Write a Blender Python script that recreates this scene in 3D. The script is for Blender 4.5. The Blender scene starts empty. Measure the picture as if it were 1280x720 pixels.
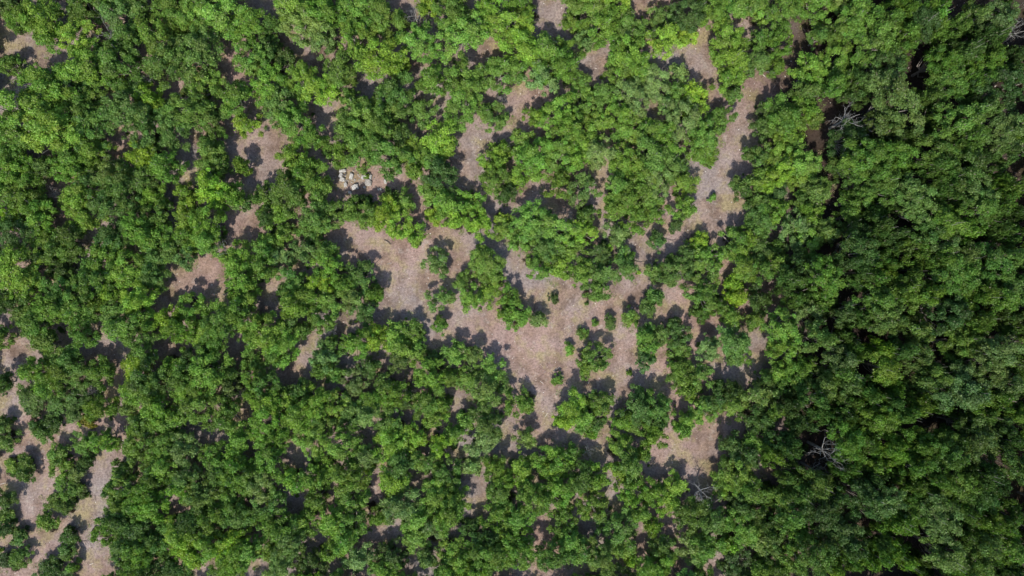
import bpy, math, random
import numpy as np
from mathutils import Vector, Matrix, noise as mnoise
R = math.radians
C = bpy.context.scene.collection
SC = bpy.context.scene

# ---------------------------------------------------------------- camera, sky, sun, exposure
H = 120.0                                   # drone height over the ground, metres
HALF = 90.0                                 # half width of the ground in the frame
PX = HALF/640.0                             # metres per photograph pixel on the ground
cam_d = bpy.data.cameras.new('camera'); cam = bpy.data.objects.new('camera', cam_d); C.objects.link(cam)
cam.location = (0, 0, H); cam.rotation_euler = (0, 0, 0)
cam_d.sensor_width = 36; cam_d.lens = 18*H/HALF
cam_d.clip_start = 1; cam_d.clip_end = 8000
SC.camera = cam
EL, AZ = R(51), R(196)                      # sun: height, and compass bearing clockwise from +Y
w = bpy.data.worlds.new('World'); SC.world = w; w.use_nodes = True
nt = w.node_tree
sky = nt.nodes.new('ShaderNodeTexSky'); sky.sky_type = 'NISHITA'; sky.sun_disc = False
sky.sun_elevation = EL; sky.sun_rotation = AZ
bg = nt.nodes['Background']; bg.inputs[1].default_value = 0.15
nt.links.new(sky.outputs[0], bg.inputs[0])
sd = bpy.data.lights.new('sun', 'SUN'); sd.energy = 3.7; sd.angle = R(0.5); sd.color = (1.0, 0.95, 0.87)
sun = bpy.data.objects.new('sun', sd); C.objects.link(sun)
S = Vector((math.sin(AZ)*math.cos(EL), math.cos(AZ)*math.cos(EL), math.sin(EL)))
sun.rotation_euler = S.to_track_quat('Z', 'Y').to_euler(); sun.location = S*150
SC.view_settings.view_transform = 'Standard'; SC.view_settings.look = 'None'
SC.view_settings.exposure = 0.56; SC.view_settings.gamma = 1
SC.render.engine = 'CYCLES'
SC.cycles.max_bounces = 6; SC.cycles.transmission_bounces = 3; SC.cycles.diffuse_bounces = 3
# ---------------------------------------------------------------- where every crown stands
# read off the photograph in sixteen tiles (X Y R tone); tones: B bright, G fresh, M mid, D dark, P pale grey, Y yellowing
TILES = {
(0,0): """200 80 110 G,250 170 75 G,110 90 75 G,40 40 60 P,400 170 85 B,430 50 100 M,600 70 110 M,630 190 90 M,860 70 110 G,800 190 115 G,960 110 90 G,1000 25 60 M,1130 70 120 G,1230 150 110 G,980 260 120 M,440 320 115 G,620 340 120 M,850 320 110 M,1250 280 85 G,230 430 125 G,60 330 60 M,40 560 140 G,340 440 90 M,450 420 75 G,610 435 60 B,740 480 70 B,620 540 115 M,430 540 95 G,760 570 85 M,930 540 105 G,1040 430 100 G,1180 500 85 G,1230 620 70 B,1050 590 75 M,250 640 130 B,60 670 100 G,440 660 110 M,720 680 85 M,880 650 90 M,1050 710 60 M,160 520 70 M,700 30 60 M,530 270 70 M""",
(320,0): """90 140 60 M,220 120 110 P,180 30 85 G,330 60 100 G,330 180 85 P,480 70 115 G,620 90 110 G,500 190 90 G,425 355 85 G,640 280 115 B,730 315 50 B,820 210 95 G,850 25 60 B,1000 60 100 G,1030 170 115 G,1190 60 90 G,1240 140 100 B,1050 390 110 G,1220 370 105 G,880 410 80 G,1040 535 105 G,1200 575 75 M,80 420 105 G,30 330 60 M,220 400 90 G,320 450 90 B,130 520 105 M,200 610 95 G,300 690 65 G,460 480 50 M,520 580 105 G,450 640 80 M,630 600 110 G,690 480 105 M,815 560 75 M,930 690 90 B,580 700 80 G,730 680 60 M,40 240 60 M,140 290 60 D,720 110 40 M""",
(640,0): """50 60 75 G,290 120 50 G,400 45 85 G,425 130 110 G,530 65 70 G,370 190 55 P,70 230 115 B,180 260 85 G,250 310 105 G,150 380 80 P,320 400 60 G,600 160 100 M,740 90 65 M,760 190 85 B,590 270 105 G,530 350 80 G,650 340 70 G,720 420 90 P,875 180 60 B,890 60 90 D,1000 60 80 G,1100 40 80 G,1230 40 70 G,1080 210 95 G,1100 300 85 G,1090 400 75 G,1250 200 65 G,1235 320 80 M,840 350 45 P,920 470 60 B,915 540 60 B,820 460 60 M,860 585 95 P,780 540 60 P,600 490 85 P,540 570 80 G,440 470 80 G,350 505 80 G,230 560 90 G,105 590 50 G,300 620 95 G,420 610 70 G,240 690 85 G,60 700 60 G,640 640 80 G,560 650 65 G,720 660 85 G,960 665 95 G,1030 590 70 M,1245 640 65 D,1275 570 60 D,1110 475 40 M,380 700 50 G""",
(960,0): """60 60 100 G,225 45 95 G,50 205 70 G,30 330 50 G,480 110 105 G,350 150 70 M,580 95 80 M,700 30 70 G,850 30 70 G,560 205 105 G,690 200 80 G,260 180 45 M,330 290 95 G,200 370 85 G,400 370 90 G,190 460 70 M,330 430 70 G,450 440 80 M,630 520 130 P,620 600 80 P,600 330 90 M,560 390 60 D,780 110 85 D,880 140 70 G,960 130 65 M,1040 90 75 P,1160 70 85 P,1120 180 80 D,870 300 90 G,990 270 80 M,1080 320 90 G,1150 250 60 G,1230 270 70 D,900 430 95 G,815 480 65 M,1060 400 70 M,1180 430 105 D,1240 370 60 D,950 600 105 G,1000 690 85 G,860 600 50 M,1100 530 75 P,1200 660 95 P,720 690 60 D,630 700 60 D,400 690 100 D,90 600 100 G,200 540 75 G,110 690 75 G,250 590 40 P,40 560 50 M,460 20 60 M""",
(0,180): """60 50 95 G,110 150 105 G,330 110 100 G,220 130 60 M,370 30 100 M,480 40 80 G,440 190 70 M,560 140 85 P,730 70 85 B,820 120 80 G,720 180 75 M,600 210 95 M,390 260 90 G,430 330 95 G,540 310 85 M,40 230 80 G,130 260 105 G,190 360 85 G,230 320 50 M,60 355 60 B,60 440 90 D,240 480 80 G,310 540 85 M,360 480 80 M,310 620 65 D,90 620 115 G,150 690 80 G,560 480 95 M,530 580 105 G,660 630 105 G,480 680 85 G,700 420 90 G,800 480 105 G,760 260 65 B,680 300 70 M,780 340 80 M,860 540 75 M,930 570 55 P,940 390 80 B,1050 400 95 G,1050 480 75 G,940 480 70 G,930 270 65 B,1050 230 85 B,1160 260 65 G,1200 290 45 P,1050 70 80 G,1090 100 60 G,1040 160 60 M,1200 110 45 G,1190 570 80 G,1210 650 95 G,760 650 90 M,780 560 65 M,190 560 40 D,20 560 60 M""",
(320,180): """180 70 75 G,240 130 70 G,280 195 95 G,330 245 65 G,150 235 90 M,300 350 85 M,120 340 75 G,350 390 75 M,280 440 60 M,30 270 60 M,40 360 60 D,410 38 70 G,510 36 88 G,640 55 110 G,760 60 95 G,860 60 75 G,950 20 55 B,920 160 90 D,790 140 45 G,480 335 75 G,560 360 70 G,650 345 85 B,720 400 85 B,800 450 60 B,730 290 60 G,660 260 45 M,540 285 36 D,870 235 65 G,960 300 85 G,900 350 55 B,1000 370 75 B,1080 290 65 G,1120 390 80 B,1230 370 40 B,1240 430 70 G,1200 170 80 G,1180 90 65 G,1240 240 60 D,1220 30 60 G,1130 610 95 G,1040 690 55 M,1200 690 60 G,510 660 85 M,350 620 95 G,340 540 70 M,330 700 75 B,130 570 65 P,240 540 60 P,90 475 70 G,140 440 55 M,30 620 75 G,40 520 60 M,180 680 75 M,430 690 60 G""",
(640,180): """100 80 110 G,230 60 100 G,320 70 70 G,30 170 60 G,440 50 80 P,340 20 60 G,560 80 80 B,640 130 85 G,700 60 90 M,780 40 80 G,800 110 75 M,960 20 85 G,730 180 95 P,850 200 80 G,230 200 75 G,340 220 85 M,520 220 90 G,600 250 95 G,690 270 75 G,520 315 65 G,620 370 75 G,720 340 75 G,880 315 60 G,380 360 55 M,100 370 110 G,220 430 110 G,340 430 85 B,60 430 80 G,40 490 60 G,180 520 100 M,300 520 80 G,150 600 85 G,240 620 80 G,350 640 80 G,440 650 80 M,560 620 85 M,520 460 65 P,570 560 55 G,440 550 70 D,480 520 28 B,940 500 60 B,880 570 75 M,980 570 80 G,830 640 100 M,960 650 90 G,720 640 55 M,1110 500 80 G,1180 470 60 G,1150 600 90 G,1240 620 80 M,1110 700 50 B,1240 530 80 M,1165 210 60 D,1240 170 60 G,1230 60 65 M,1240 360 85 M,1240 280 60 M,1230 450 60 M""",
(960,180): """60 60 90 G,160 90 95 G,60 150 90 B,160 170 70 G,40 240 60 D,30 330 65 G,190 290 80 G,240 240 75 M,270 190 50 M,210 340 60 G,130 440 90 P,200 470 95 G,290 440 70 M,40 520 55 M,50 600 65 G,270 570 50 M,180 600 80 D,120 680 80 M,300 660 95 G,370 590 60 D,460 550 95 M,480 70 105 G,620 60 90 G,380 110 60 M,560 160 90 G,470 200 80 M,560 250 85 G,420 290 70 M,560 340 65 M,420 360 60 G,650 270 80 M,440 430 80 D,560 430 80 D,650 460 70 D,700 220 70 P,690 120 50 G,760 290 95 P,820 50 85 G,880 120 80 M,970 110 105 M,1070 60 70 D,1170 40 80 M,1000 180 70 M,1060 220 85 P,900 220 70 M,1200 240 80 G,1190 180 50 G,1050 330 85 G,960 290 60 M,1160 330 70 M,1250 350 50 D,900 400 85 G,1010 420 75 G,800 420 85 M,870 480 85 P,760 480 60 P,1190 410 60 D,1240 450 55 M,740 540 80 G,620 560 80 M,540 640 75 G,610 630 50 G,480 640 80 M,880 570 70 M,970 560 80 P,1100 610 100 M,1200 560 80 P,900 650 95 G,1010 660 90 G,720 640 60 M,1180 680 80 P,700 710 60 M""",
(0,360): """30 60 55 D,130 80 70 M,115 150 55 P,20 250 60 G,260 90 90 G,320 20 95 M,400 90 95 G,180 200 85 G,240 280 85 G,420 220 75 M,490 70 60 G,560 20 60 B,570 110 85 M,690 60 90 B,620 200 85 G,720 170 60 G,820 160 70 B,900 210 80 G,960 90 80 G,1080 190 105 G,1030 230 80 G,1200 120 105 G,1220 30 70 G,1260 220 50 G,720 290 80 G,690 400 85 B,740 470 100 M,680 500 80 G,880 380 70 G,920 440 95 M,980 350 80 D,1040 400 105 G,1130 420 60 M,900 510 60 G,1000 490 80 G,1160 490 55 P,1255 360 60 M,1265 460 60 G,1000 610 105 G,1140 640 75 G,780 610 105 G,840 670 75 G,710 680 60 P,1250 540 40 G,330 380 80 M,300 420 80 G,400 440 80 M,500 410 75 G,190 420 75 G,170 550 95 M,240 500 60 G,320 560 90 M,430 550 80 M,500 600 75 G,380 620 60 M,430 670 38 Y,635 590 50 P,180 680 42 M,270 670 55 D,10 480 50 D,25 690 50 M""",
(320,360): """160 30 60 M,260 50 95 G,370 60 85 G,190 90 80 G,340 140 80 G,480 50 70 P,590 15 55 G,540 120 70 D,60 210 105 G,130 280 100 G,160 170 70 M,230 210 45 M,100 350 70 G,330 350 75 P,380 300 65 M,320 410 50 M,500 270 85 G,600 250 80 B,690 240 80 G,780 200 65 G,740 310 85 G,810 290 45 G,720 360 60 P,500 470 75 P,400 430 55 M,560 400 60 D,640 480 60 M,700 530 75 G,590 560 80 G,560 640 80 P,470 620 70 M,400 570 80 G,280 590 95 G,220 520 60 D,150 560 75 G,60 500 80 M,60 570 75 B,60 660 95 G,210 650 80 G,300 680 70 M,400 690 50 P,660 680 80 G,860 420 90 G,890 350 45 D,860 580 95 G,780 560 60 D,930 580 55 G,880 650 60 G,1000 330 75 G,1080 330 55 P,970 460 60 G,1060 450 75 G,1180 410 80 G,1150 520 95 P,1220 480 60 M,1050 660 50 G,1150 665 90 M,1080 50 75 G,1180 30 65 G,1270 40 60 G,1260 130 50 G""",
(640,360): """40 140 75 G,430 20 75 G,720 40 48 M,430 350 88 G,665 240 70 G,700 290 55 G,750 230 50 P,820 220 75 M,830 300 65 M,830 375 55 G,580 140 50 G,980 300 72 P,1110 280 95 M,1138 335 60 G,950 130 50 M,960 30 85 G,1120 30 62 B,1110 140 60 G,1220 170 60 G,1230 60 75 D,1040 100 55 M,840 450 80 G,930 440 80 M,880 510 50 G,1080 510 60 D,1000 560 75 D,960 620 80 G,1100 590 85 G,1220 540 75 P,1230 640 85 D,1262 455 45 D,300 590 85 B,260 650 60 B,350 650 75 G,420 600 65 G,460 570 60 M,420 690 45 M,40 570 80 G,665 540 50 M,620 600 90 M,665 580 36 B,740 600 75 M,550 650 65 G,640 690 60 G,730 670 55 D,860 670 52 G""",
(960,360): """60 200 90 G,170 40 75 M,200 140 85 P,290 80 60 G,390 130 65 P,280 260 80 P,72 290 72 G,130 260 50 M,48 430 72 G,160 400 85 G,110 470 80 G,20 520 50 P,30 610 55 G,120 600 65 D,170 680 70 D,240 590 80 M,290 490 70 P,350 420 80 M,380 350 85 P,400 240 55 D,460 330 60 M,590 300 48 B,580 390 85 B,680 320 75 M,760 340 75 P,560 60 85 G,600 150 95 P,470 150 60 M,680 170 50 P,760 210 75 P,700 40 95 G,820 30 70 G,900 130 95 D,1000 200 65 G,1070 170 75 M,940 270 90 G,1040 280 60 M,1060 30 80 G,1160 40 85 G,1220 110 80 D,1240 200 60 M,1140 330 95 P,1220 350 70 M,1100 410 85 P,1200 470 85 P,980 510 115 P,1060 560 75 G,900 590 50 M,1160 570 70 G,1250 640 65 G,860 440 70 P,780 470 70 P,640 500 70 G,510 540 80 G,420 490 70 P,370 560 70 M,620 580 70 M,740 590 80 G,690 640 70 M,560 640 90 G,460 620 80 G,400 660 60 D,320 660 60 M,1100 660 65 P,1000 690 65 D,1180 690 60 P,930 390 65 D""",
(0,540): """30 40 60 G,210 5 55 G,130 150 52 G,120 205 52 M,60 170 45 G,25 350 62 D,25 430 50 G,20 490 45 D,110 530 55 M,110 640 68 G,20 640 50 D,240 455 55 G,340 530 52 M,330 590 52 M,265 670 55 D,360 680 36 G,290 110 55 G,300 180 70 G,420 70 72 G,520 50 65 G,390 200 55 P,340 280 70 G,280 350 60 M,400 300 42 D,430 150 42 D,340 370 45 M,690 70 95 G,800 60 90 G,830 160 85 G,920 80 80 P,610 190 60 M,590 270 60 P,535 290 34 D,700 300 95 G,740 370 90 G,680 400 65 G,760 230 70 D,590 360 65 M,525 490 75 G,610 470 85 M,640 570 95 M,700 480 80 D,680 620 90 G,780 560 95 M,900 520 90 G,960 570 105 B,1040 550 85 G,960 240 85 M,900 280 65 G,1000 320 90 P,1080 130 80 G,1210 40 80 G,1180 120 70 G,1200 220 95 G,1090 220 75 M,1240 290 60 G,1150 340 85 G,1070 420 80 G,1180 420 80 M,1250 440 50 G,960 440 80 D,1140 570 90 B,1240 590 85 G,1160 640 95 G,1120 690 60 P,890 690 80 D,640 690 65 M,740 690 80 D""",
(320,540): """60 140 95 G,110 20 60 G,280 20 85 G,200 240 75 G,290 240 75 G,340 160 60 G,440 60 95 G,460 230 85 G,490 310 85 G,550 110 80 P,560 190 35 G,680 40 105 B,780 25 75 B,720 160 75 M,690 250 85 B,840 140 75 G,930 60 65 B,1000 20 60 G,1130 60 85 P,1200 170 65 G,1080 165 50 P,950 210 75 M,900 310 80 G,985 340 80 G,960 420 85 G,730 380 100 P,610 410 60 G,300 335 58 M,60 350 85 M,50 440 75 G,30 250 85 P,150 490 80 M,240 470 75 G,370 440 85 G,480 470 85 G,430 550 70 G,150 570 90 P,80 590 70 G,380 590 60 G,820 430 85 G,800 510 80 G,890 480 70 P,1070 480 50 M,1220 320 80 G,1200 420 75 G,1240 240 50 G,1260 480 60 M,1140 540 60 D,1130 620 95 G,1000 620 85 G,1060 690 80 B,1220 620 85 G,860 620 55 P,680 610 75 D,520 640 80 P,640 690 70 G,280 680 85 D,120 680 95 P,940 700 60 G,1240 560 70 G""",
(640,540): """70 40 55 P,50 180 75 G,40 240 50 B,190 140 90 G,290 110 60 G,180 190 60 B,400 5 36 G,540 70 70 G,600 160 90 M,560 210 65 B,665 110 40 G,700 10 72 G,860 -10 45 G,350 230 80 M,430 230 75 G,240 270 85 G,190 320 70 G,90 350 90 G,20 420 75 G,250 430 75 G,400 380 80 G,610 300 80 G,700 310 65 G,790 350 60 B,820 265 65 G,640 400 52 G,710 480 45 G,520 480 100 M,560 570 70 G,590 640 35 B,290 530 75 G,60 590 85 G,20 530 70 G,200 620 80 M,330 600 75 M,430 620 90 P,740 570 70 M,760 630 60 G,700 690 90 G,900 430 95 M,1000 420 90 M,900 580 90 P,990 560 85 G,1090 560 48 B,1130 200 100 G,1110 60 60 D,1210 60 75 G,1150 120 80 D,1060 270 65 G,1180 280 85 G,1150 380 75 D,1150 460 100 G,1250 310 60 M,1240 440 60 D,1250 550 75 P,1130 650 90 D,960 700 55 M,1240 680 70 G""",
(960,540): """30 130 65 G,50 50 60 D,130 80 60 D,410 50 90 G,420 210 75 M,520 60 70 M,540 170 75 G,640 100 80 B,130 230 65 M,180 330 80 M,60 330 80 G,120 410 85 G,250 260 75 P,340 310 75 D,280 400 85 D,340 490 95 P,480 340 95 M,600 350 95 P,560 240 60 D,730 280 80 G,720 170 80 G,820 230 75 G,780 60 95 G,900 110 95 G,1040 50 105 P,950 60 60 M,1180 50 75 D,1230 160 85 M,1250 60 60 M,1080 230 85 D,960 280 95 G,880 330 60 M,1060 330 95 M,1160 280 80 D,740 420 90 G,640 460 85 G,880 440 105 P,980 390 80 M,1080 450 80 G,1200 410 85 M,1230 500 65 M,1020 520 65 D,1100 560 85 P,1200 590 85 G,900 620 90 P,1040 640 95 G,950 690 80 G,1240 690 60 D,60 560 80 P,170 520 75 G,110 620 85 G,30 480 60 D,250 650 95 M,340 670 58 B,400 560 90 D,450 630 80 M,540 640 75 G,570 560 60 M,650 620 75 G,710 660 45 G,60 690 70 D,780 670 50 D""",
}
# bushes standing free on the bare ground, pixel x, y, radius, tone, label
BUSHES = [
(545,329,19,'P',"grey-green leafy bush alone on the litter clearing, right of the mottled grey ground"),
(551,372,18,'P',"pale olive bush directly below the grey-green lone bush on the litter clearing"),
(552,407,12,'G',"small fresh green bush at the foot of the pale olive bush"),
(607,327,23,'G',"round green bush right of the grey-green lone bush, above the grey-brown patch"),
(672,400,13,'P',"twiggy greyish bush at the left rim of the central clearing"),
(691,372,8,'D',"small dark bush alone at the top of the central clearing"),
(743,404,5,'G',"tiny green bush above the central clearing's leaning pair of bushes"),
(762,404,10,'D',"small dark bush just left of the long bush row, upper part of the clearing"),
(728,417,9,'M',"upper one of two small bushes beside the dry grass, central clearing"),
(712,437,9,'G',"lower one of two small bushes beside the dry grass, central clearing"),
(733,459,13,'G',"low left lobe bush leaning on the big central lone tree"),
(806,452,14,'D',"neat round dark bush alone, right of the big central lone tree"),
(787,467,4,'G',"tiniest green sprig below the neat round dark bush"),
(698,473,9,'G',"small round bright bush above the yellow-green tree of the central clearing"),
(823,302,13,'D',"small dark bush in the sandy gap left of the black leafless shrub"),
(844,282,10,'D',"small dark bush in the shade above the black leafless shrub"),
(890,248,6,'G',"little green sprig in the middle of the pinkish trail"),
(889,204,7,'G',"little green sprig at the top of the pinkish trail's wide part"),
(810,385,12,'M',"thin green bush above the long bush row, top of the clearing"),
(458,221,3.5,'G',"tiny green weed growing among the pale stones"),
]
# dead, leafless trees: pixel x, y, radius px, style, label
DEAD = [
(134,40,17,'w',"fallen-looking pale dead tree with long limbs, in the upper left woodland"),
(187,98,12,'w',"thin white dead tree left of the bright green crowns, upper left"),
(518,18,14,'w',"pale leafless tree with upright fork near the top edge"),
(504,58,7,'w',"small white snag beside the bright yellow-green crown near the top"),
(712,270,8,'w',"small white snag in the shaded hollow at the centre of the woods"),
(1061,148,20,'w',"white branching dead tree in the black gap, upper right"),
(1036,566,22,'w',"large grey dead tree with tangled limbs, lower right dark forest"),
(1024,592,17,'w',"smaller grey dead tree just below the large tangled one, lower right"),
(877,616,17,'w',"silvery dead tree below the crescent-shaped bare patch"),
(1268,38,18,'w',"white dead tree at the right edge near the top corner"),
(1213,35,10,'w',"faint grey dead tree a little left of the top right corner"),
(498,592,7,'w',"tiny white dead tree top amid bright crowns, lower centre"),
(66,242,8,'w',"small white snag in the left woodland"),
(214,290,8,'w',"small grey dead twigs on a crown, left of the stone heap"),
(282,314,14,'w',"brown-grey dead tree above the sandy patch with a shadow, left"),
(416,414,9,'w',"small silvery dead tree right of the orange-brown patch"),
(512,494,9,'w',"grey dead tree top in the woods below the litter clearing"),
(1068,380,9,'w',"whitish dead branches in the right forest at mid height"),
(1254,426,12,'w',"pale fallen dead tree by the right edge below mid height"),
(861,298,14,'k',"black leafless shrub below the pinkish trail"),
(856,201,7,'w',"small white dead shrub at the left rim of the pinkish trail"),
(998,136,6,'w',"little ring of white dead twigs left of the black gap, upper right"),
(118,489,9,'w',"grey dead twigs over bare ground, left woodland by the Y-shaped patch"),
(625,124,7,'w',"small white dead twigs left of the upper centre bare patch"),
(735,565,8,'w',"pale fallen snag on the shaded ground below the yellow-green tree"),
]
# things one can find in the photograph, to say where a tree stands
MARKS = [
(452,220,"the pale stone heap"),(35,65,"the top left bare patch"),(687,35,"the bare strip at the top edge"),
(330,178,"the pinkish patch left of the stones"),(407,143,"the small bare wedge above the stones"),
(900,215,"the pinkish trail"),(872,555,"the crescent-shaped bare patch"),(150,440,"the Y-shaped bare patch"),
(48,610,"the forked sandy path"),(118,630,"the inner sandy path"),(245,350,"the sandy patch with a round shadow"),
(590,615,"the rusty brown wedge"),(1061,148,"the dead tree in the black gap"),(1036,566,"the large grey dead tree"),
(1268,38,"the white dead tree by the right edge"),(877,616,"the silvery dead tree"),(134,40,"the pale long-limbed dead tree"),
(107,527,"the yellowing bush"),(505,330,"the litter clearing"),(395,428,"the orange-brown patch"),
(600,165,"the upper centre bare patch"),(742,68,"the small oval bare patch"),(835,665,"the thin sandy strip"),
(670,440,"the central clearing"),(861,298,"the black leafless shrub"),(1230,303,"the black hollow by the right edge"),
(1160,380,"the dark gap in the right forest"),(1165,515,"the tall dark gap, lower right"),(1122,678,"the black hollow near the bottom"),
(1280,720,"the bottom right corner"),(1280,0,"the top right corner"),(640,720,"the middle of the bottom edge"),
(320,720,"the left half's bottom edge"),(20,430,"the sandy path's upper end"),(876,90,"the short pinkish strip"),
(0,200,"the left edge, upper part"),(498,592,"the tiny white snag"),(1068,380,"the whitish dead branches"),
(1254,426,"the pale fallen tree"),(320,0,"the left half's top edge"),(950,455,"the sandy streak at the forest edge"),
(520,80,"the narrow sandy slot near the top"),(66,242,"the small snag at left"),(230,50,"the thin twigs, upper left"),
]
rng = np.random.default_rng(7); random.seed(7)
def world(px, py, z=0.0):
    k = PX*(H-z)/H
    return ((px-640)*k, (360-py)*k)

# ---------------------------------------------------------------- materials
class Mat:
    def __init__(s, name):
        s.m = bpy.data.materials.new(name); s.m.use_nodes = True; s.t = s.m.node_tree; s.n = s.t.nodes
        s.b = s.n['Principled BSDF']; s.out = s.n['Material Output']
    def node(s, kind, **kw):
        n = s.n.new('ShaderNode'+kind)
        for k, v in kw.items(): setattr(n, k, v)
        return n
    def link(s, a, b): s.t.links.new(a, b)
    def noise(s, vec, scale, detail=4, rough=0.55):
        n = s.node('TexNoise'); n.inputs['Scale'].default_value = scale; n.inputs['Detail'].default_value = detail
        n.inputs['Roughness'].default_value = rough; s.link(vec, n.inputs['Vector']); return n.outputs['Fac']
    def ramp(s, fac, stops):
        r = s.node('ValToRGB'); e = r.color_ramp.elements
        while len(e) < len(stops): e.new(0.5)
        for i, (p, c) in enumerate(stops): e[i].position = p; e[i].color = (*c, 1)
        s.link(fac, r.inputs[0]); return r.outputs[0]
    def mix(s, fac, a, b, mode='MIX'):
        m = s.node('Mix', data_type='RGBA', blend_type=mode)
        for sock, v in ((m.inputs[0], fac), (m.inputs[6], a), (m.inputs[7], b)):
            if hasattr(v, 'links'): s.link(v, sock)
            elif isinstance(v, (int, float)): sock.default_value = v
            else: sock.default_value = (*v, 1)
        return m.outputs[2]

def leaf_material(name):
    M = Mat(name)
    tone = M.node('Attribute', attribute_type='INSTANCER', attribute_name='tone').outputs['Color']
    lv = M.node('Attribute', attribute_type='GEOMETRY', attribute_name='leaf').outputs['Color']
    sep = M.node('SeparateColor'); M.link(lv, sep.inputs[0])
    # each leaf spray and each bough has its own green: young tips yellower, old leaves bluer
    hue = M.node('HueSaturation')
    mr = M.node('MapRange'); mr.inputs[3].default_value = 0.468; mr.inputs[4].default_value = 0.522; M.link(sep.outputs[0], mr.inputs[0])
    mv = M.node('MapRange'); mv.inputs[3].default_value = 0.50; mv.inputs[4].default_value = 1.6; M.link(sep.outputs[1], mv.inputs[0])
    M.link(mr.outputs[0], hue.inputs['Hue']); M.link(mv.outputs[0], hue.inputs['Value']); M.link(tone, hue.inputs['Color'])
    dry = M.node('Math', operation='GREATER_THAN'); dry.inputs[1].default_value = 0.985; M.link(sep.outputs[2], dry.inputs[0])
    col = M.mix(dry.outputs[0], hue.outputs[0], (0.20, 0.18, 0.12))
    M.link(col, M.b.inputs['Base Color']); M.b.inputs['Roughness'].default_value = 0.5
    M.b.inputs['Specular IOR Level'].default_value = 0.35
    tr = M.node('BsdfTranslucent'); M.link(M.mix(1.0, col, (1.15, 1.25, 0.55), 'MULTIPLY'), tr.inputs[0])
    mx = M.node('MixShader'); mx.inputs[0].default_value = 0.38
    M.link(M.b.outputs[0], mx.inputs[1]); M.link(tr.outputs[0], mx.inputs[2]); M.link(mx.outputs[0], M.out.inputs[0])
    return M.m
def bark_material(name, a, b):
    M = Mat(name); tc = M.node('TexCoord').outputs['Object']
    M.link(M.ramp(M.noise(tc, 6), [(0.3, a), (0.7, b)]), M.b.inputs['Base Color'])
    M.b.inputs['Roughness'].default_value = 0.85; return M.m
def rock_material(name, a, b):
    M = Mat(name); tc = M.node('TexCoord').outputs['Object']
    M.link(M.ramp(M.noise(tc, 5, 6, 0.65), [(0.35, a), (0.65, b)]), M.b.inputs['Base Color'])
    M.b.inputs['Roughness'].default_value = 0.9
    bp = M.node('Bump'); bp.inputs['Strength'].default_value = 0.6; bp.inputs['Distance'].default_value = 0.05
    M.link(M.noise(tc, 12, 5), bp.inputs['Height']); M.link(bp.outputs[0], M.b.inputs['Normal']); return M.m
def ground_material():
    M = Mat('dry_soil'); tc = M.node('NewGeometry').outputs['Position']
    big = M.noise(tc, 0.045, 4); mid = M.noise(tc, 0.35, 5, 0.6); fine = M.noise(tc, 2.6, 6, 0.7); grain = M.noise(tc, 9, 3, 0.7)
    soil = M.ramp(big, [(0.38, GREY_SOIL), (0.50, SOIL), (0.62, PINK_SOIL)])
    litter = M.ramp(mid, [(0.42, (0.13, 0.088, 0.062)), (0.62, (0.27, 0.19, 0.14))])
    f1 = M.ramp(M.noise(tc, 0.16, 5, 0.6), [(0.44, (0, 0, 0)), (0.60, (1, 1, 1))])
    c = M.mix(M.mix(0.75, (0, 0, 0), f1), soil, litter)
    # straw coloured dry grass in loose mats
    c = M.mix(M.ramp(M.noise(tc, 0.55, 5, 0.7), [(0.56, (0, 0, 0)), (0.66, (0.6, 0.6, 0.6))]), c, (0.33, 0.285, 0.25))
    g = M.ramp(M.noise(tc, 0.22, 6, 0.65), [(0.50, (0, 0, 0)), (0.64, (0.8, 0.8, 0.8))])
    c = M.mix(g, c, (0.27, 0.225, 0.12))
    c = M.mix(1.0, c, M.ramp(fine, [(0.28, (0.48, 0.46, 0.45)), (0.52, (1, 1, 1)), (0.75, (1.35, 1.33, 1.3))]), 'MULTIPLY')
    c = M.mix(1.0, c, M.ramp(grain, [(0.3, (0.75, 0.74, 0.73)), (0.7, (1.25, 1.24, 1.22))]), 'MULTIPLY')
    # drag marks and drifts of litter, longer than wide
    mp = M.node('Mapping'); M.link(tc, mp.inputs[0]); mp.inputs['Rotation'].default_value = (0, 0, 0.25); mp.inputs['Scale'].default_value = (0.55, 0.13, 1)
    c = M.mix(1.0, c, M.ramp(M.noise(mp.outputs[0], 1.0, 5, 0.6), [(0.36, (0.84, 0.82, 0.82)), (0.5, (1, 1, 1)), (0.66, (1.1, 1.1, 1.1))]), 'MULTIPLY')
    # shade of the deep gaps between tall right-hand trees, put into a darker floor
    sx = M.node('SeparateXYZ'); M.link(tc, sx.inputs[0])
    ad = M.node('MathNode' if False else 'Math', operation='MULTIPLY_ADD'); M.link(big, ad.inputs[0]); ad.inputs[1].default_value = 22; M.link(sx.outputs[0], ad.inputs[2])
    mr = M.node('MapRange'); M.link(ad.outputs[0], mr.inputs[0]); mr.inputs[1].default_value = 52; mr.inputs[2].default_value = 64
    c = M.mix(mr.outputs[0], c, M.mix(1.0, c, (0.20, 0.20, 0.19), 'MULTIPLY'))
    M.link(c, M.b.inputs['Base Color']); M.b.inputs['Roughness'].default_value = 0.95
    M.b.inputs['Specular IOR Level'].default_value = 0.1
    bp = M.node('Bump'); bp.inputs['Strength'].default_value = 0.7; bp.inputs['Distance'].default_value = 0.12
    M.link(fine, bp.inputs['Height']); M.link(bp.outputs[0], M.b.inputs['Normal']); return M.m
SOIL = (0.265, 0.205, 0.184); PINK_SOIL = (0.290, 0.203, 0.176); GREY_SOIL = (0.232, 0.203, 0.195)
LEAF = leaf_material('leaves')
BARK = bark_material('bark', (0.15, 0.13, 0.11), (0.34, 0.31, 0.27))
DEADWOOD = bark_material('dead_wood', (0.21, 0.20, 0.185), (0.37, 0.355, 0.33))
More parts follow.
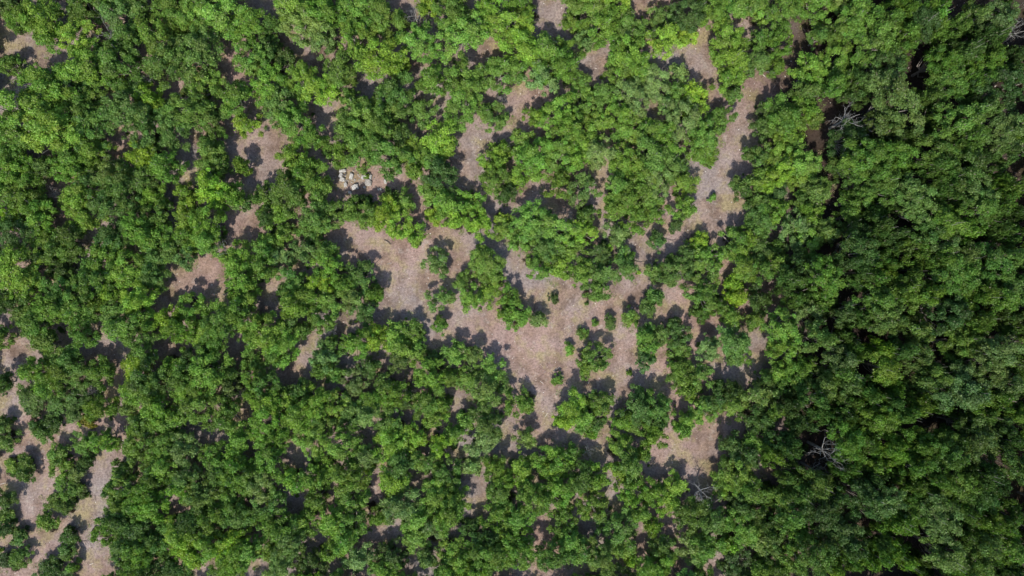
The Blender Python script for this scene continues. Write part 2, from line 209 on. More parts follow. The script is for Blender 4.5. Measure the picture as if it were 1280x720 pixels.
BLACKWOOD = bark_material('dark_wood', (0.03, 0.027, 0.025), (0.07, 0.06, 0.055))
ROCK = rock_material('pale_rock', (0.20, 0.185, 0.165), (0.58, 0.56, 0.52))
DARKROCK = rock_material('shaded_rock', (0.03, 0.028, 0.026), (0.10, 0.09, 0.085))

# ---------------------------------------------------------------- mesh helpers
def mesh_np(name, V, F, mats, mi=None, leaf=None):
    """V (n,3), F (m,4) quads"""
    V = np.asarray(V, np.float32); F = np.asarray(F, np.int32)
    me = bpy.data.meshes.new(name); me.vertices.add(len(V)); me.vertices.foreach_set('co', V.ravel())
    me.loops.add(F.size); me.loops.foreach_set('vertex_index', F.ravel())
    me.polygons.add(len(F)); me.polygons.foreach_set('loop_start', np.arange(len(F), dtype=np.int32)*F.shape[1])
    if mi is not None: me.polygons.foreach_set('material_index', np.asarray(mi, np.int32))
    for m in mats: me.materials.append(m)
    if leaf is not None:
        a = me.attributes.new('leaf', 'FLOAT_COLOR', 'FACE'); a.data.foreach_set('color', np.asarray(leaf, np.float32).ravel())
    me.update(calc_edges=True); me.validate(); return me
def tube(V, F, pts, rad, n=6):
    """append a tapered tube along pts"""
    b = len(V); pts = [Vector(p) for p in pts]
    for i, p in enumerate(pts):
        d = (pts[min(i+1, len(pts)-1)]-pts[max(i-1, 0)]).normalized()
        u = d.orthogonal().normalized(); v = d.cross(u)
        for k in range(n):
            a = 2*math.pi*k/n; q = p+(u*math.cos(a)+v*math.sin(a))*rad[i]; V.append(tuple(q))
    for i in range(len(pts)-1):
        for k in range(n):
            F.append((b+i*n+k, b+i*n+(k+1) % n, b+(i+1)*n+(k+1) % n, b+(i+1)*n+k))
def obj(name, me, parent=None):
    o = bpy.data.objects.new(name, me); C.objects.link(o)
    if parent: o.parent = parent
    return o
def tag(o, label=None, cat=None, group=None, kind=None):
    for k, v in (('label', label), ('category', cat), ('group', group), ('kind', kind)):
        if v: o[k] = v

# ---------------------------------------------------------------- one tree of unit make: boughs carrying leaf sprays
def boughs(rad, hgt, r):
    """bough centres and sizes of an uneven crown, rad wide, hgt deep, bottom at z=0"""
    ph = r.uniform(0, 6.28, 4); amp = r.uniform(0.05, 0.17, 4)
    out = []
    rc0 = 0.36+0.07*rad if rad > 1.2 else 0.30*rad+0.04
    n = int(1.35*(rad/rc0)**2)+4
    off = r.uniform(-0.15, 0.15, 2)*rad
    for i in range(n):
        a = r.uniform(0, 6.28); q = math.sqrt(r.uniform(0, 1))
        edge = 1+sum(amp[k]*math.sin((k+1)*a+ph[k]) for k in range(4))
        rc = rc0*r.uniform(0.55, 1.35)*(1.12-0.35*q)
        rr = q*max(0.2, rad*edge-rc*0.7)
        dome = math.sqrt(max(0.0, 1-(q*0.93)**2))
        z = hgt*(0.10+0.80*dome*r.uniform(0.36, 1.2))
        out.append((rr*math.cos(a)+off[0]*(1-q), rr*math.sin(a)+off[1]*(1-q), z-rc*0.3, rc, r.uniform(0, 1), r.uniform(0, 1)))
    return out
def leaves(bs, r, dens=1.0, size=0.26):
    P = []; col = []
    allV = []; allC = []
    for (x, y, z, rc, h, b) in bs:
        n = int(dens*2.6*4*math.pi*rc*rc*0.75/(size*size*0.55))
        d = r.normal(size=(n, 3)); d /= np.linalg.norm(d, axis=1)[:, None]
        d[:, 2] = np.where(d[:, 2] < -0.35, -d[:, 2]*0.6, d[:, 2])
        lump = 1+0.34*np.sin(d[:, 0]*5+h*40)*np.sin(d[:, 1]*5+b*31)+r.uniform(-0.14, 0.14, n)
        rr = rc*lump*np.where(r.uniform(size=n) < 0.16, r.uniform(1.0, 1.5, n), r.uniform(0.72, 1.04, n))
        p = d*rr[:, None]; p[:, 2] *= 0.72; p += (x, y, z)
        nn = d*1.0+r.normal(size=(n, 3))*0.62+(0, 0, 0.15); nn /= np.linalg.norm(nn, axis=1)[:, None]
        t = np.cross(nn, r.normal(size=(n, 3))); t /= np.linalg.norm(t, axis=1)[:, None]; s = np.cross(nn, t)
        L = size*r.uniform(0.6, 1.35, n)[:, None]; W = L*r.uniform(0.45, 0.8, n)[:, None]
        q = np.stack([p-t*L*0.6, p-s*W*0.5+nn*L*0.08, p+t*L*0.6, p+s*W*0.5-nn*L*0.04], 1)
        allV.append(q.reshape(-1, 3))
        c = np.stack([np.clip(0.5*h+0.5*r.uniform(size=n), 0, 1), np.clip(0.45*b+0.55*r.uniform(size=n), 0, 1), r.uniform(size=n), np.ones(n)], 1)
        allC.append(c)
    V = np.concatenate(allV); Cc = np.concatenate(allC); F = np.arange(len(V)).reshape(-1, 4)
    return V, F, Cc
def trunk_geo(rad, base, bs, r):
    """trunk from z=0 up to the crown that starts at z=base, with limbs reaching to the boughs"""
    V = []; F = []
    tr = 0.05+0.05*rad; top = base+0.25*rad
    lean = Vector((r.uniform(-.2, .2), r.uniform(-.2, .2), 0))*rad*0.4
    pts = [Vector((0, 0, -0.1)), Vector((0, 0, base*0.4))+lean*0.3, Vector((0, 0, base*0.85))+lean*0.7, Vector((0, 0, top))+lean]
    tube(V, F, pts, [tr*1.3, tr, tr*0.85, tr*0.5], 7)
    for k in r.permutation(len(bs))[:min(len(bs), 5+int(rad*2.5))]:
        x, y, z, rc = bs[k][:4]; e = Vector((x, y, z+base)); s = pts[2]*0.5+pts[1]*0.5 if r.uniform() < .5 else pts[2]
        m = s.lerp(e, 0.5)+Vector((r.uniform(-.2, .2), r.uniform(-.2, .2), -0.1*rad))
        far = r.uniform() < 0.3; g = e+(e-m).normalized()*(rc*1.5 if far else rc*0.5)+Vector((0, 0, rc*0.5 if far else 0))
        tube(V, F, [s, m, e, g], [tr*0.5, tr*0.32, tr*(0.26 if far else 0.16), tr*0.06], 5)
    return V, F

# crown kinds by radius (m): several variants each
CLASSES = [0.6, 1.1, 1.6, 2.1, 2.6, 3.1, 3.7]
NVAR = [2, 3, 4, 5, 6, 6, 4]
KIT = []                                    # (radius, base height, crown mesh, trunk mesh, merged mesh)
for rad, nv in zip(CLASSES, NVAR):
    for v in range(nv):
        r = np.random.default_rng(int(rad*100)*10+v)
        hgt = rad*r.uniform(1.05, 1.5); base = {True: 0.06*rad, False: 0.30*rad+0.3}[rad < 1.2]
        bs = boughs(rad, hgt, r)
        V, F, Cc = leaves(bs, r, 1.0 if rad > 1 else 1.2, 0.20 if rad > 1.3 else 0.15)
        V = V+np.array((0, 0, base))
        tV, tF = trunk_geo(rad, base, bs, r)
        crown = mesh_np('crown', V, F, [LEAF], leaf=Cc)
        trunk = mesh_np('trunk', tV, tF, [BARK])
        aV = np.concatenate([V, np.array(tV)]); aF = np.concatenate([F, np.array(tF)+len(V)])
        aC = np.concatenate([Cc, np.ones((len(tF), 4))*0.5])
        whole = mesh_np('woodland_tree', aV, aF, [LEAF, BARK], [0]*len(F)+[1]*len(tF), aC)
        KIT.append((rad, base, hgt, crown, trunk, whole))
def kit_for(rad, r):
    i = min(range(len(CLASSES)), key=lambda k: abs(CLASSES[k]-rad)+r.uniform(0, .12))
    j = sum(NVAR[:i])+int(r.integers(NVAR[i])); return j

# ---------------------------------------------------------------- ground
def grid_sheet():
    xs = np.concatenate([[-4000, -1200, -400], np.linspace(-160, 160, 161), [400, 1200, 4000]])
    n = len(xs); V = []
    for y in xs:
        for x in xs:
            z = 0.0
            if abs(x) < 170 and abs(y) < 170:
                z = 0.22*mnoise.noise(Vector((x*0.06, y*0.06, 3)))+0.05*mnoise.noise(Vector((x*0.4, y*0.4, 9)))
            V.append((x, y, z))
    F = [(j*n+i, j*n+i+1, (j+1)*n+i+1, (j+1)*n+i) for j in range(n-1) for i in range(n-1)]
    return mesh_np('ground', V, F, [ground_material()])
ground = obj('ground', grid_sheet()); tag(ground, kind='structure')
for p in ground.data.polygons: p.use_smooth = True

# ---------------------------------------------------------------- all crowns of the photograph
TONE = {'B': (0.225, 0.370, 0.044), 'G': (0.164, 0.290, 0.046), 'M': (0.125, 0.228, 0.046),
        'D': (0.088, 0.160, 0.038), 'P': (0.180, 0.280, 0.075), 'Y': (0.30, 0.29, 0.05)}
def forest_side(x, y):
    """0 in the light dry wood, 1 in the tall forest on the right, whose leaf tones carry painted shading"""
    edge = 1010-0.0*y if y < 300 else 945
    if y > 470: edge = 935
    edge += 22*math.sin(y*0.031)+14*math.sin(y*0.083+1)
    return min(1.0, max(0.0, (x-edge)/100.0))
crowns = []
for (ox, oy), s in TILES.items():
    for e in s.split(','):
        X, Y, RR, T = e.split(); crowns.append([ox+int(X)/4, oy+int(Y)/4, int(RR)/4, T])
import colorsys
def make_entry(x, y, rp, T, r):
    f = forest_side(x, y); low = 1.0 if (x < 125 and y > 490) else 0.0
    rad = rp*PX*((0.82 if low else 0.955)+0.125*max(f, min(1, math.hypot((x-690)/420, (y-380)/230)**2)))
    top = 1.14*rad+0.85+f*5.2+1.3*(0 if low else 1)*min(1, math.hypot(x-700, y-380)/420)+r.uniform(-0.8, 1.1)*(0.4+min(1, math.hypot(x-700, y-380)/300))
    if low: top = max(1.3, min(top, 3.0))
    t = np.array(TONE[T]); g = t.mean()
    dark = np.array((0.63, 0.69, 0.64))  # shading over the right side of the view, put into the leaf tones
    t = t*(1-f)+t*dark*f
    lift = 1-0.12*low-0.10*max(0, min(1, (330-x)/330)); t = t*lift
    t = t*r.uniform(0.82, 1.20)*np.array((r.uniform(0.90, 1.08), 1, r.uniform(0.85, 1.2)))
    return dict(x=x, y=y, rp=rp, rad=rad, top=top, T=T, tone=t, f=f, low=low)
def put(e, r):
    """world transform of a crown: location, yaw, xy scale, z scale, kit index"""
    k = kit_for(e['rad'], r); rad, base, hgt = KIT[k][:3]
    sxy = e['rad']/rad; sz = e['top']/(base+hgt)
    # crowns keep their own depth: the trunk is stretched by moving the tree's crown, so limit z scaling
    cz = e['top']-0.5*hgt*min(sz, 1.2)
    x, y = world(e['x'], e['y'], cz)
    return k, (x, y), r.uniform(0, 6.28), sxy, sz
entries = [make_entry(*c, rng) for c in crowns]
entries.sort(key=lambda e: -e['rp'])
N_TREES = 300
SECT = ["right of", "upper right of", "above", "upper left of", "left of", "lower left of", "below", "lower right of"]
ORD = ["nearest", "second", "third", "fourth", "fifth", "sixth", "seventh", "eighth", "ninth", "tenth"]
def label_all(es):
    P = np.array([(e['x'], e['y']) for e in es]); cand = [[] for _ in es]
    for li, (mx, my, name) in enumerate(MARKS):
        dx = P[:, 0]-mx; dy = my-P[:, 1]; d = np.hypot(dx, dy)
        sec = (np.round(np.degrees(np.arctan2(dy, dx))/45).astype(int)) % 8
        for s in range(8):
            idx = np.where(sec == s)[0]; idx = idx[np.argsort(d[idx])]
            for rank, i in enumerate(idx[:10]): cand[i].append((rank*26+d[i], rank, s, name))
    for i, e in enumerate(es):
        size = 'broad ' if e['rp'] >= 26 else ('' if e['rp'] >= 19 else 'small ')
        deep = e['f'] > 0.6
        look = {'B': 'bright yellow-green', 'G': 'fresh green', 'M': 'mid-green', 'D': 'dark green', 'P': 'pale grey-green', 'Y': 'yellowing'}[e['T']]
        if deep: look = {'B': 'bright green', 'G': 'deep green', 'M': 'dark green', 'D': 'blackish green', 'P': 'dull grey-green', 'Y': 'yellowing'}[e['T']]
        if cand[i]:
            _, rank, s, name = min(cand[i]); w = SECT[s]
            w = w if w in ('above', 'below') else 'to the '+w
            if len(f"{size}{look} tree, {ORD[rank]} {w} {name}".split()) > 16: w = w.replace('to the ', '')
            if len(f"{size}{look} tree, {ORD[rank]} {w} {name}".split()) > 16: size = ''
            e['label'] = f"{size}{look} tree, {ORD[rank]} {w} {name}"
        else:
            e['label'] = f"{size}{look} tree in the closed canopy {int(e['x']*100/1280)} percent across, {int(e['y']*100/720)} percent down"
label_all(entries)
tree_names = lambda e: 'forest_tree' if e['f'] > 0.5 else 'woodland_tree'
def ground_z(x, y):
    return 0.22*mnoise.noise(Vector((x*0.06, y*0.06, 3)))+0.05*mnoise.noise(Vector((x*0.4, y*0.4, 9)))
def plant(e, name, label, cat, group, r):
    k, (x, y), rot, sxy, sz = put(e, r)
    root = bpy.data.objects.new(name, None); C.objects.link(root); root.empty_display_size = 0.5
    root.location = (x, y, ground_z(x, y)); root.rotation_euler = (0, 0, rot)
    tag(root, label, cat, group)
    rad, base, hgt, crown, trunk, _ = KIT[k]
    zs = min(sz, 1.2); lift = e['top']-(base+hgt)*zs       # tall trees: crown lifted, trunk stretched to meet it
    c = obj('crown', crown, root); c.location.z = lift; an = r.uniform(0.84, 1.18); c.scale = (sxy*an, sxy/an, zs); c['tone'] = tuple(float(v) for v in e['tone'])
    t = obj('trunk', trunk, root); t.scale = (sxy, sxy, sz if lift > 0.3 else zs); t.location.z = 0 if lift > 0.3 else lift
    return root
sub = np.random.default_rng(11)
for e in entries[:N_TREES]:
    plant(e, tree_names(e), e['label'], 'tree', 'tall trees of the dark forest' if e['f'] > 0.5 else 'trees of the open dry woodland', sub)
for (bx, by, br, T, lab) in BUSHES:
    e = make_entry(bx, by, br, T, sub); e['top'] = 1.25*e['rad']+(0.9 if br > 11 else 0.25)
    plant(e, 'bush', lab, 'bush', 'bushes standing free on the bare ground', sub)

# ---------------------------------------------------------------- the remaining crowns as one mass, and the wood beyond the frame
SRC = bpy.data.collections.new('tree_sources')
for i, kk in enumerate(KIT):
    o = bpy.data.objects.new('tree_source_%02d' % i, kk[5]); SRC.objects.link(o)
def scatter(name, pts, label, cat):
    """pts: x, y, z, yaw, sxy, sz, kit, tone"""
    me = bpy.data.meshes.new(name); me.vertices.add(len(pts))
    me.vertices.foreach_set('co', np.array([p[:3] for p in pts], np.float32).ravel())
    def att(n, t, vals, f='value'):
        a = me.attributes.new(n, t, 'POINT'); a.data.foreach_set(f, np.array(vals).ravel())
    att('yaw', 'FLOAT_VECTOR', np.array([(0, 0, p[3]) for p in pts], np.float32), 'vector')
    att('size', 'FLOAT_VECTOR', np.array([(p[4], p[4], p[5]) for p in pts], np.float32), 'vector')
    att('kit', 'INT', np.array([p[6] for p in pts], np.int32))
    att('tone', 'FLOAT_COLOR', np.array([(*p[7], 1) for p in pts], np.float32), 'color')
    o = obj(name, me); tag(o, label, cat, kind='stuff')
    g = bpy.data.node_groups.new(name, 'GeometryNodeTree')
    g.interface.new_socket('Geometry', in_out='INPUT', socket_type='NodeSocketGeometry')
    g.interface.new_socket('Geometry', in_out='OUTPUT', socket_type='NodeSocketGeometry')
    N = g.nodes; gi = N.new('NodeGroupInput'); go = N.new('NodeGroupOutput'); L = g.links.new
    ci = N.new('GeometryNodeCollectionInfo'); ci.inputs[0].default_value = SRC
    ci.inputs['Separate Children'].default_value = True; ci.inputs['Reset Children'].default_value = True
    ip = N.new('GeometryNodeInstanceOnPoints'); ip.inputs['Pick Instance'].default_value = True
    def na(n, t):
        a = N.new('GeometryNodeInputNamedAttribute'); a.data_type = t; a.inputs[0].default_value = n; return a.outputs[0]
    e2r = N.new('FunctionNodeEulerToRotation'); L(na('yaw', 'FLOAT_VECTOR'), e2r.inputs[0])
    L(gi.outputs[0], ip.inputs['Points']); L(ci.outputs[0], ip.inputs['Instance'])
    L(na('kit', 'INT'), ip.inputs['Instance Index']); L(e2r.outputs[0], ip.inputs['Rotation']); L(na('size', 'FLOAT_VECTOR'), ip.inputs['Scale'])
    L(ip.outputs[0], go.inputs[0])
    md = o.modifiers.new('scatter', 'NODES'); md.node_group = g
    return o
pts = []
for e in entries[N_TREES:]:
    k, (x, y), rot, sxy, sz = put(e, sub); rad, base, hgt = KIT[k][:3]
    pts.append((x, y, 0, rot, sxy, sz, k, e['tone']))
g = 4.6
for j in range(-30, 31):
    for i in range(-42, 43):
        x = i*g+sub.uniform(-1.6, 1.6); y = j*g+sub.uniform(-1.6, 1.6)
        if -91 < x < 86.5 and abs(y) < 50.5: continue
        if sub.uniform() < 0.06: continue
        px, py = 640+x/PX, 360-y/PX
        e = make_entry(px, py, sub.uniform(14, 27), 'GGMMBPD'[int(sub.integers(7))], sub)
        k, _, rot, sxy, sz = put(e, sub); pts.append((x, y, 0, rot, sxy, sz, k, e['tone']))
scatter('woodland_canopy', pts, 'smaller crowns filling in between the larger trees of the wood', 'canopy')

# undergrowth: low thicket in the shade under the trees, none on the open ground
pts = []
for e in entries:
    n = int(sub.integers(1, 4)) + (1 if e['f'] > 0.5 else 0)
    for q in range(n):
        a = sub.uniform(0, 6.28); d = e['rp']*sub.uniform(0.1, 0.85)
        x, y = world(e['x']+d*math.cos(a), e['y']+d*math.sin(a), 1.0)
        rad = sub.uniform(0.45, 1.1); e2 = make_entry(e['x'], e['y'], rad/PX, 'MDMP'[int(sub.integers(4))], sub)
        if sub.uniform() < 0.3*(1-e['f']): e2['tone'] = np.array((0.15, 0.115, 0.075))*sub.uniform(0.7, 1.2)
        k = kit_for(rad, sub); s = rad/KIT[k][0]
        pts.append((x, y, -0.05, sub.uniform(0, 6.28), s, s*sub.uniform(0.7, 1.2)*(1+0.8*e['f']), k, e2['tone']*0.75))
for e in entries:
    if e['f'] > 0.4: continue
    for q in range(int(sub.integers(0, 4))):
        a = sub.uniform(0, 6.28); d = e['rp']*sub.uniform(0.8, 1.12); x, y = world(e['x']+d*math.cos(a), e['y']+d*math.sin(a), 0.5)
        rad = sub.uniform(0.14, 0.5); k = int(sub.integers(5)); s = rad/KIT[k][0]
        t = np.array(TONE['GMDPB'[int(sub.integers(5))]])*sub.uniform(0.8, 1.2)
        pts.append((x, y, -0.02, sub.uniform(0, 6.28), s, s*sub.uniform(0.6, 1.2), k, t))
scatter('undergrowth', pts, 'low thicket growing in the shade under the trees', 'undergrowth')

# ---------------------------------------------------------------- leafless dead trees
def dead_geo(rad, r, dense=1.0):
    tV, tF, bV, bF = [], [], [], []
    hgt = rad*r.uniform(0.9, 1.3)+1.0
    def grow(p, d, L, rr, lv, V, F):
        n = 4; pts = [p]; q = p.copy(); dd = d.copy()
        for i in range(n):
            dd = (dd+Vector(r.uniform(-.28, .28, 3).tolist())).normalized(); q = q+dd*(L/n); pts.append(q.copy())
        tube(V, F, pts, [rr*0.46*(1-0.5*i/n) for i in range(n+1)], 5 if lv < 2 else 4)
        if lv < 3:
            for c in range(int(r.integers(2, 5)*dense)+(1 if lv == 0 else 0)):
                s = pts[int(r.integers(1, n+1))]
                side = Vector(r.normal(size=3).tolist()); side = (side-dd*side.dot(dd)).normalized()
                nd = (dd*0.6+side*0.9+Vector((0, 0, -0.05))).normalized()
                grow(s, nd, L*r.uniform(0.5, 0.75), rr*0.5, lv+1, V, F)
    tr = 0.06+0.035*rad
    p0 = Vector((0, 0, -0.1)); p1 = Vector((r.uniform(-.2, .2), r.uniform(-.2, .2), hgt*0.45))
    tube(tV, tF, [p0, p0.lerp(p1, .5)+Vector((.05, .03, 0)), p1], [tr*1.4, tr*1.1, tr*0.9], 7)
    for i in range(5):
        a = i*1.26+r.uniform(-.4, .4); d = Vector((math.cos(a), math.sin(a), r.uniform(0.15, 0.6))).normalized()
        grow(p1, d, rad*0.62, tr*0.62, 0, bV, bF)
    return tV, tF, bV, bF
DK = []
for v in range(4):
    DK.append(dead_geo(2.4, np.random.default_rng(50+v)))
def dead_tree(px, py, rp, style, label, v):
    rad = rp*PX; f = forest_side(px, py); z = 1.5*rad+1.0+f*2.5 if style == 'w' else 1.2
    x, y = world(px, py, z); s = rad/2.1
    root = bpy.data.objects.new('dead_tree' if style == 'w' else 'leafless_shrub', None); C.objects.link(root)
    root.location = (x, y, 0); root.rotation_euler = (0, 0, sub.uniform(0, 6.28))
    tag(root, label, 'dead tree' if style == 'w' else 'shrub', 'bare dead trees standing in the wood' if style == 'w' else None)
    tV, tF, bV, bF = DK[v]; m = DEADWOOD if style == 'w' else BLACKWOOD
    hz = (z+0.6)/2.6; th = max(1.0, 0.75/s)
    key = (v, style)
    if key not in cache:
        cache[key] = (mesh_np('trunk', tV, tF, [m]), mesh_np('branches', bV, bF, [m]))
    for nm, me in zip(('trunk', 'branches'), cache[key]):
        o = obj(nm, me, root); o.scale = (s, s, hz)
cache = {}
for i, (px, py, rp, st, lab) in enumerate(DEAD): dead_tree(px, py, rp, st, lab, i % 4)

# ---------------------------------------------------------------- the heap of pale stones
def rock_mesh(name, sx, sy, sz, seed, mat, hollow=False):
    import bmesh
    r = random.Random(seed); bm = bmesh.new(); bmesh.ops.create_icosphere(bm, subdivisions=3, radius=1)
    o = Vector((seed*3.1, seed*1.7, 0))
    for v in bm.verts:
        n = mnoise.noise(v.co*1.3+o)*0.45+mnoise.noise(v.co*3.2+o)*0.18
        c = v.co*(1+n)
        c.x = max(-0.85, min(0.8, c.x)); c.y = max(-0.8, min(0.85, c.y)); c.z = min(0.75, c.z)
        v.co = Vector((c.x*sx, c.y*sy, c.z*sz))
        if hollow:
            d = math.hypot(v.co.x/sx-0.15, v.co.y/sy-0.15)
            if v.co.z > 0 and d < 0.5: v.co.z -= sz*1.1*(1-(d/0.5)**3)
    me = bpy.data.meshes.new(name); bm.to_mesh(me); bm.free(); me.materials.append(mat)
    return me
ROCKS = [ # px, py, half sizes (m), material, hollow, label
 (428.5, 213.5, 0.62, 0.30, 0.40, 0, False, "pale curved stone at the top left of the stone heap"),
 (429.5, 217.0, 0.50, 0.36, 0.22, 1, True, "dark hollow slab inside the top left ring of the stone heap"),
 (426.0, 219.5, 0.36, 0.42, 0.40, 0, False, "pinkish pale stone closing the left side of the dark hollow"),
 (428.0, 224.5, 0.50, 0.36, 0.38, 0, False, "whitish stone just below the ring with the dark hollow"),
 (439.5, 220.0, 0.36, 0.58, 0.45, 0, False, "upright pinkish stone between the ring and the black-and-white pile"),
 (431.8, 230.8, 0.32, 0.42, 0.40, 0, False, "small pale stone below the ring, above the lowest white one"),
 (444.0, 233.8, 0.62, 0.46, 0.50, 0, False, "largest white rounded stone at the bottom middle of the stone heap"),
 (437.5, 241.0, 0.36, 0.26, 0.40, 0, False, "lowest white stone of the heap, in the tree's shade"),
 (453.8, 222.0, 0.26, 0.36, 0.45, 0, False, "narrow white stone at the left of the black-and-white pile"),
 (458.0, 220.0, 0.40, 0.20, 0.62, 0, False, "flat bright white slab on top of the black-and-white pile"),
 (460.5, 217.2, 0.48, 0.30, 0.30, 1, False, "blackish stone at the top of the black-and-white pile"),
 (463.6, 221.5, 0.22, 0.42, 0.42, 0, False, "thin pale stone at the right of the black-and-white pile"),
 (460.5, 228.5, 0.66, 0.62, 0.50, 2, False, "big mottled grey block below the black-and-white pile"),
 (455.5, 234.0, 0.26, 0.18, 0.22, 0, False, "small pale chip left below the big mottled grey block"),
 (474.5, 236.5, 0.42, 0.26, 0.22, 0, False, "low pale stone at the shadow's edge right of the heap"),
 (481.5, 227.0, 0.24, 0.40, 0.25, 0, False, "pale stone farthest right of the heap"),
]
def rubble():
    r = np.random.default_rng(77); V, F = [], []
    for i in range(60):
        px, py = r.normal(446, 15), r.normal(225, 7)
        if px < 418: continue
        x, y = world(px, py); sz = r.uniform(0.04, 0.14); b = len(V); z0 = ground_z(x, y)
        for kx, ky, kz in ((-1, -1, -.5), (1, -1, -.5), (1, 1, -.5), (-1, 1, -.5), (-.7, -.7, 1), (.7, -.7, 1), (.7, .7, 1), (-.7, .7, 1)):
            V.append((x+sz*(kx+r.uniform(-.4, .4)), y+sz*(ky+r.uniform(-.4, .4)), z0+sz*0.7*(kz+r.uniform(-.3, .3))+sz*.2))
        F += [(b, b+1, b+5, b+4), (b+1, b+2, b+6, b+5), (b+2, b+3, b+7, b+6), (b+3, b, b+4, b+7), (b+4, b+5, b+6, b+7)]
    o = obj('rubble', mesh_np('rubble', V, F, [GREYROCK])); tag(o, 'small broken stones scattered between the pale rocks', 'rubble', kind='stuff')
GREYROCK = rock_material('mottled_rock', (0.16, 0.145, 0.13), (0.40, 0.37, 0.33))
rubble()
for i, (px, py, a, b, c, mt, ho, lab) in enumerate(ROCKS):
    x, y = world(px, py, 0.2); o = obj('rock', rock_mesh('rock', a*1.18, b*1.18, c*1.15, i+1, (ROCK, DARKROCK, GREYROCK)[mt], ho))
    o.location = (x, y, c*0.35); o.rotation_euler = (random.uniform(-.2, .2), random.uniform(-.2, .2), random.uniform(-.3, .3))
    tag(o, lab, 'rock', 'stones of the pale heap')

# ---------------------------------------------------------------- fallen branches lying on the bare ground
def branch(px, py, L, ang, white, label, thick=0.06):
    V, F = [], []; r = np.random.default_rng(int(px*7+py))
    p = Vector((-L/2, 0, thick)); pts = [p]
    for i in range(6): p = p+Vector((L/6, r.uniform(-.06, .06)*L, r.uniform(-.02, .04))); pts.append(p)
    tube(V, F, pts, [thick*(1-0.12*i) for i in range(7)], 5)
    for k in (2, 3, 4, 5):
        s = pts[k]; e = s+Vector((L*0.14, r.choice([-1, 1])*L*r.uniform(.1, .25), 0.08)); tube(V, F, [s, s.lerp(e, .5)+Vector((0, 0, .03)), e], [thick*.5, thick*.35, thick*.12], 4)
    o = obj('fallen_branch', mesh_np('fallen_branch', V, F, [DEADWOOD if white else BLACKWOOD])); x, y = world(px, py)
    o.location = (x, y, ground_z(x, y)+0.02); o.rotation_euler = (0, 0, R(ang)); tag(o, label, 'branch', 'branches lying on the bare ground')
branch(695, 461, 1.3, 35, True, "bright bleached stick above the small round bush, central clearing", 0.05)
branch(668, 381, 2.6, 80, False, "dark bare branch upright at the top left of the central clearing", 0.05)
branch(804, 325, 3.4, 3, False, "long thin dark branch across the sandy neck, lower one", 0.05)
branch(840, 298, 2.6, 0, False, "thin dark branch sticking out left from the black leafless shrub", 0.05)
branch(485, 303, 1.5, -35, False, "short dark branch on the litter clearing, below the bright trees", 0.07)
branch(103, 675, 2.6, 8, False, "dark branch across the inner sandy path near the bottom", 0.06)
branch(892, 198, 1.6, 60, True, "pale forked stick by the green sprig on the pinkish trail", 0.05)
branch(487, 329, 0.9, 20, True, "tiny bleached stick in the mottled grey ground of the litter clearing", 0.04)

# ---------------------------------------------------------------- grass: thin tufts at the skirts of the open wood
r = np.random.default_rng(21); Q = []
for e in entries:
    if e['f'] > 0.4: continue
    for q in range(int(e['rp']*0.35)):
        a = r.uniform(0, 6.28); d = e['rp']*r.uniform(0.85, 1.22)
        x, y = world(e['x']+d*math.cos(a), e['y']+d*math.sin(a), 0)
        if mnoise.noise(Vector((x*0.11, y*0.11, 20))) < -0.05: continue
        Q.append((x, y, r.uniform(0.25, 0.7), r.uniform(0, 1)))
Vs, Cs = [], []
for (x, y, rad, h) in Q:
    k = int(10+rad*36); a = r.uniform(0, 6.28, k); d = rad*np.sqrt(r.uniform(size=k)); bx = x+d*np.cos(a); by = y+d*np.sin(a)
    ln = r.uniform(0.10, 0.26, k); b = r.uniform(0, 6.28, k); dx = np.cos(b)*ln; dy = np.sin(b)*ln; z0 = ground_z(x, y)
    wx = -np.sin(b)*0.03; wy = np.cos(b)*0.03; zz = r.uniform(0.08, 0.25, k)
    q = np.stack([np.stack([bx-wx, by-wy, np.full(k, z0)], 1), np.stack([bx+wx, by+wy, np.full(k, z0)], 1),
                  np.stack([bx+dx+wx*.6, by+dy+wy*.6, z0+zz], 1), np.stack([bx+dx-wx*.6, by+dy-wy*.6, z0+zz], 1)], 1)
    Vs.append(q.reshape(-1, 3)); Cs.append(np.stack([np.full(k, h)*.6+.4*r.uniform(size=k), r.uniform(size=k), r.uniform(size=k)*0.9, np.ones(k)], 1))
V = np.concatenate(Vs); MG = Mat('grass')
lv = MG.node('Attribute', attribute_type='GEOMETRY', attribute_name='leaf').outputs['Color']; sp = MG.node('SeparateColor'); MG.link(lv, sp.inputs[0])
MG.link(MG.ramp(sp.outputs[0], [(0.15, (0.13, 0.20, 0.045)), (0.55, (0.20, 0.22, 0.07)), (0.85, (0.33, 0.28, 0.15))]), MG.b.inputs['Base Color']); MG.b.inputs['Roughness'].default_value = 0.8
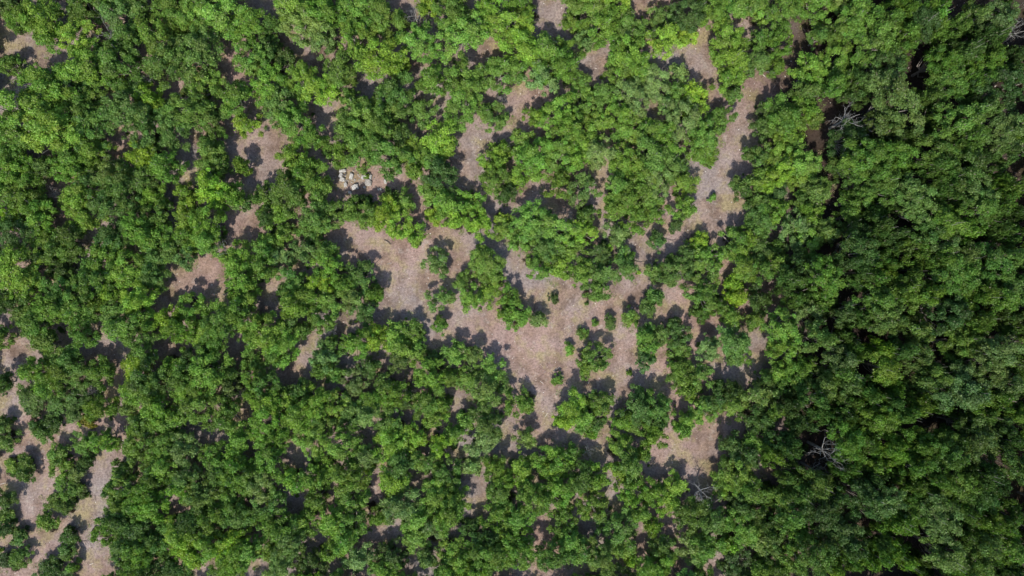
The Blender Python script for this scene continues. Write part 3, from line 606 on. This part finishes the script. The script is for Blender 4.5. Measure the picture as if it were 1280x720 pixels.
o = obj('grass', mesh_np('grass', V, np.arange(len(V)).reshape(-1, 4), [MG.m], leaf=np.concatenate(Cs))); tag(o, 'thin green and straw grass round the edges of the trees', 'grass', kind='stuff')

# ---------------------------------------------------------------- litter: chips of bark, dry leaves, small stones
def in_gap(px, py): return True
n = 42000
r = np.random.default_rng(5)
x = r.uniform(-94, 94, n); y = r.uniform(-54, 54, n)
clump = np.array([mnoise.noise(Vector((a*0.12, b*0.12, 7)))+0.5*mnoise.noise(Vector((a*0.5, b*0.5, 2))) for a, b in zip(x, y)])
keep = r.uniform(-0.6, 0.5, n) < clump; x = x[keep]; y = y[keep]; n = len(x)
gz = np.array([ground_z(a, b) for a, b in zip(x, y)])
sz = r.uniform(0.05, 0.16, n); an = r.uniform(0, 6.28, n); asp = r.uniform(0.25, 0.8, n); stick = r.uniform(size=n) < 0.03; sz = np.where(stick, r.uniform(0.3, 0.75, n), sz); asp = np.where(stick, 0.07, asp)
cx, cy = np.cos(an)*sz, np.sin(an)*sz
P = np.stack([x, y, gz], 1)
t = np.stack([cx, cy, r.uniform(-.03, .04, n)], 1); s = np.stack([-cy*asp, cx*asp, r.uniform(-.03, .04, n)], 1)
zz = np.array((0, 0, 0.045))
V = np.stack([P-t+zz*0.6, P-s+zz, P+t+zz*0.6, P+s+zz*1.4], 1).reshape(-1, 3)
ML = Mat('litter'); lv = ML.node('Attribute', attribute_type='GEOMETRY', attribute_name='leaf').outputs['Color']
sp = ML.node('SeparateColor'); ML.link(lv, sp.inputs[0])
ML.link(ML.ramp(sp.outputs[0], [(0.0, (0.09, 0.06, 0.045)), (0.45, (0.20, 0.14, 0.11)), (0.80, (0.34, 0.27, 0.22)), (0.97, (0.60, 0.56, 0.50))]), ML.b.inputs['Base Color'])
ML.b.inputs['Roughness'].default_value = 0.9
lc = np.stack([r.uniform(size=n), r.uniform(size=n), r.uniform(size=n), np.ones(n)], 1)
o = obj('leaf_litter', mesh_np('leaf_litter', V, np.arange(4*n).reshape(-1, 4), [ML.m], leaf=lc)); tag(o, 'dry leaves, bark chips and small stones strewn over the bare soil', 'litter', kind='stuff')
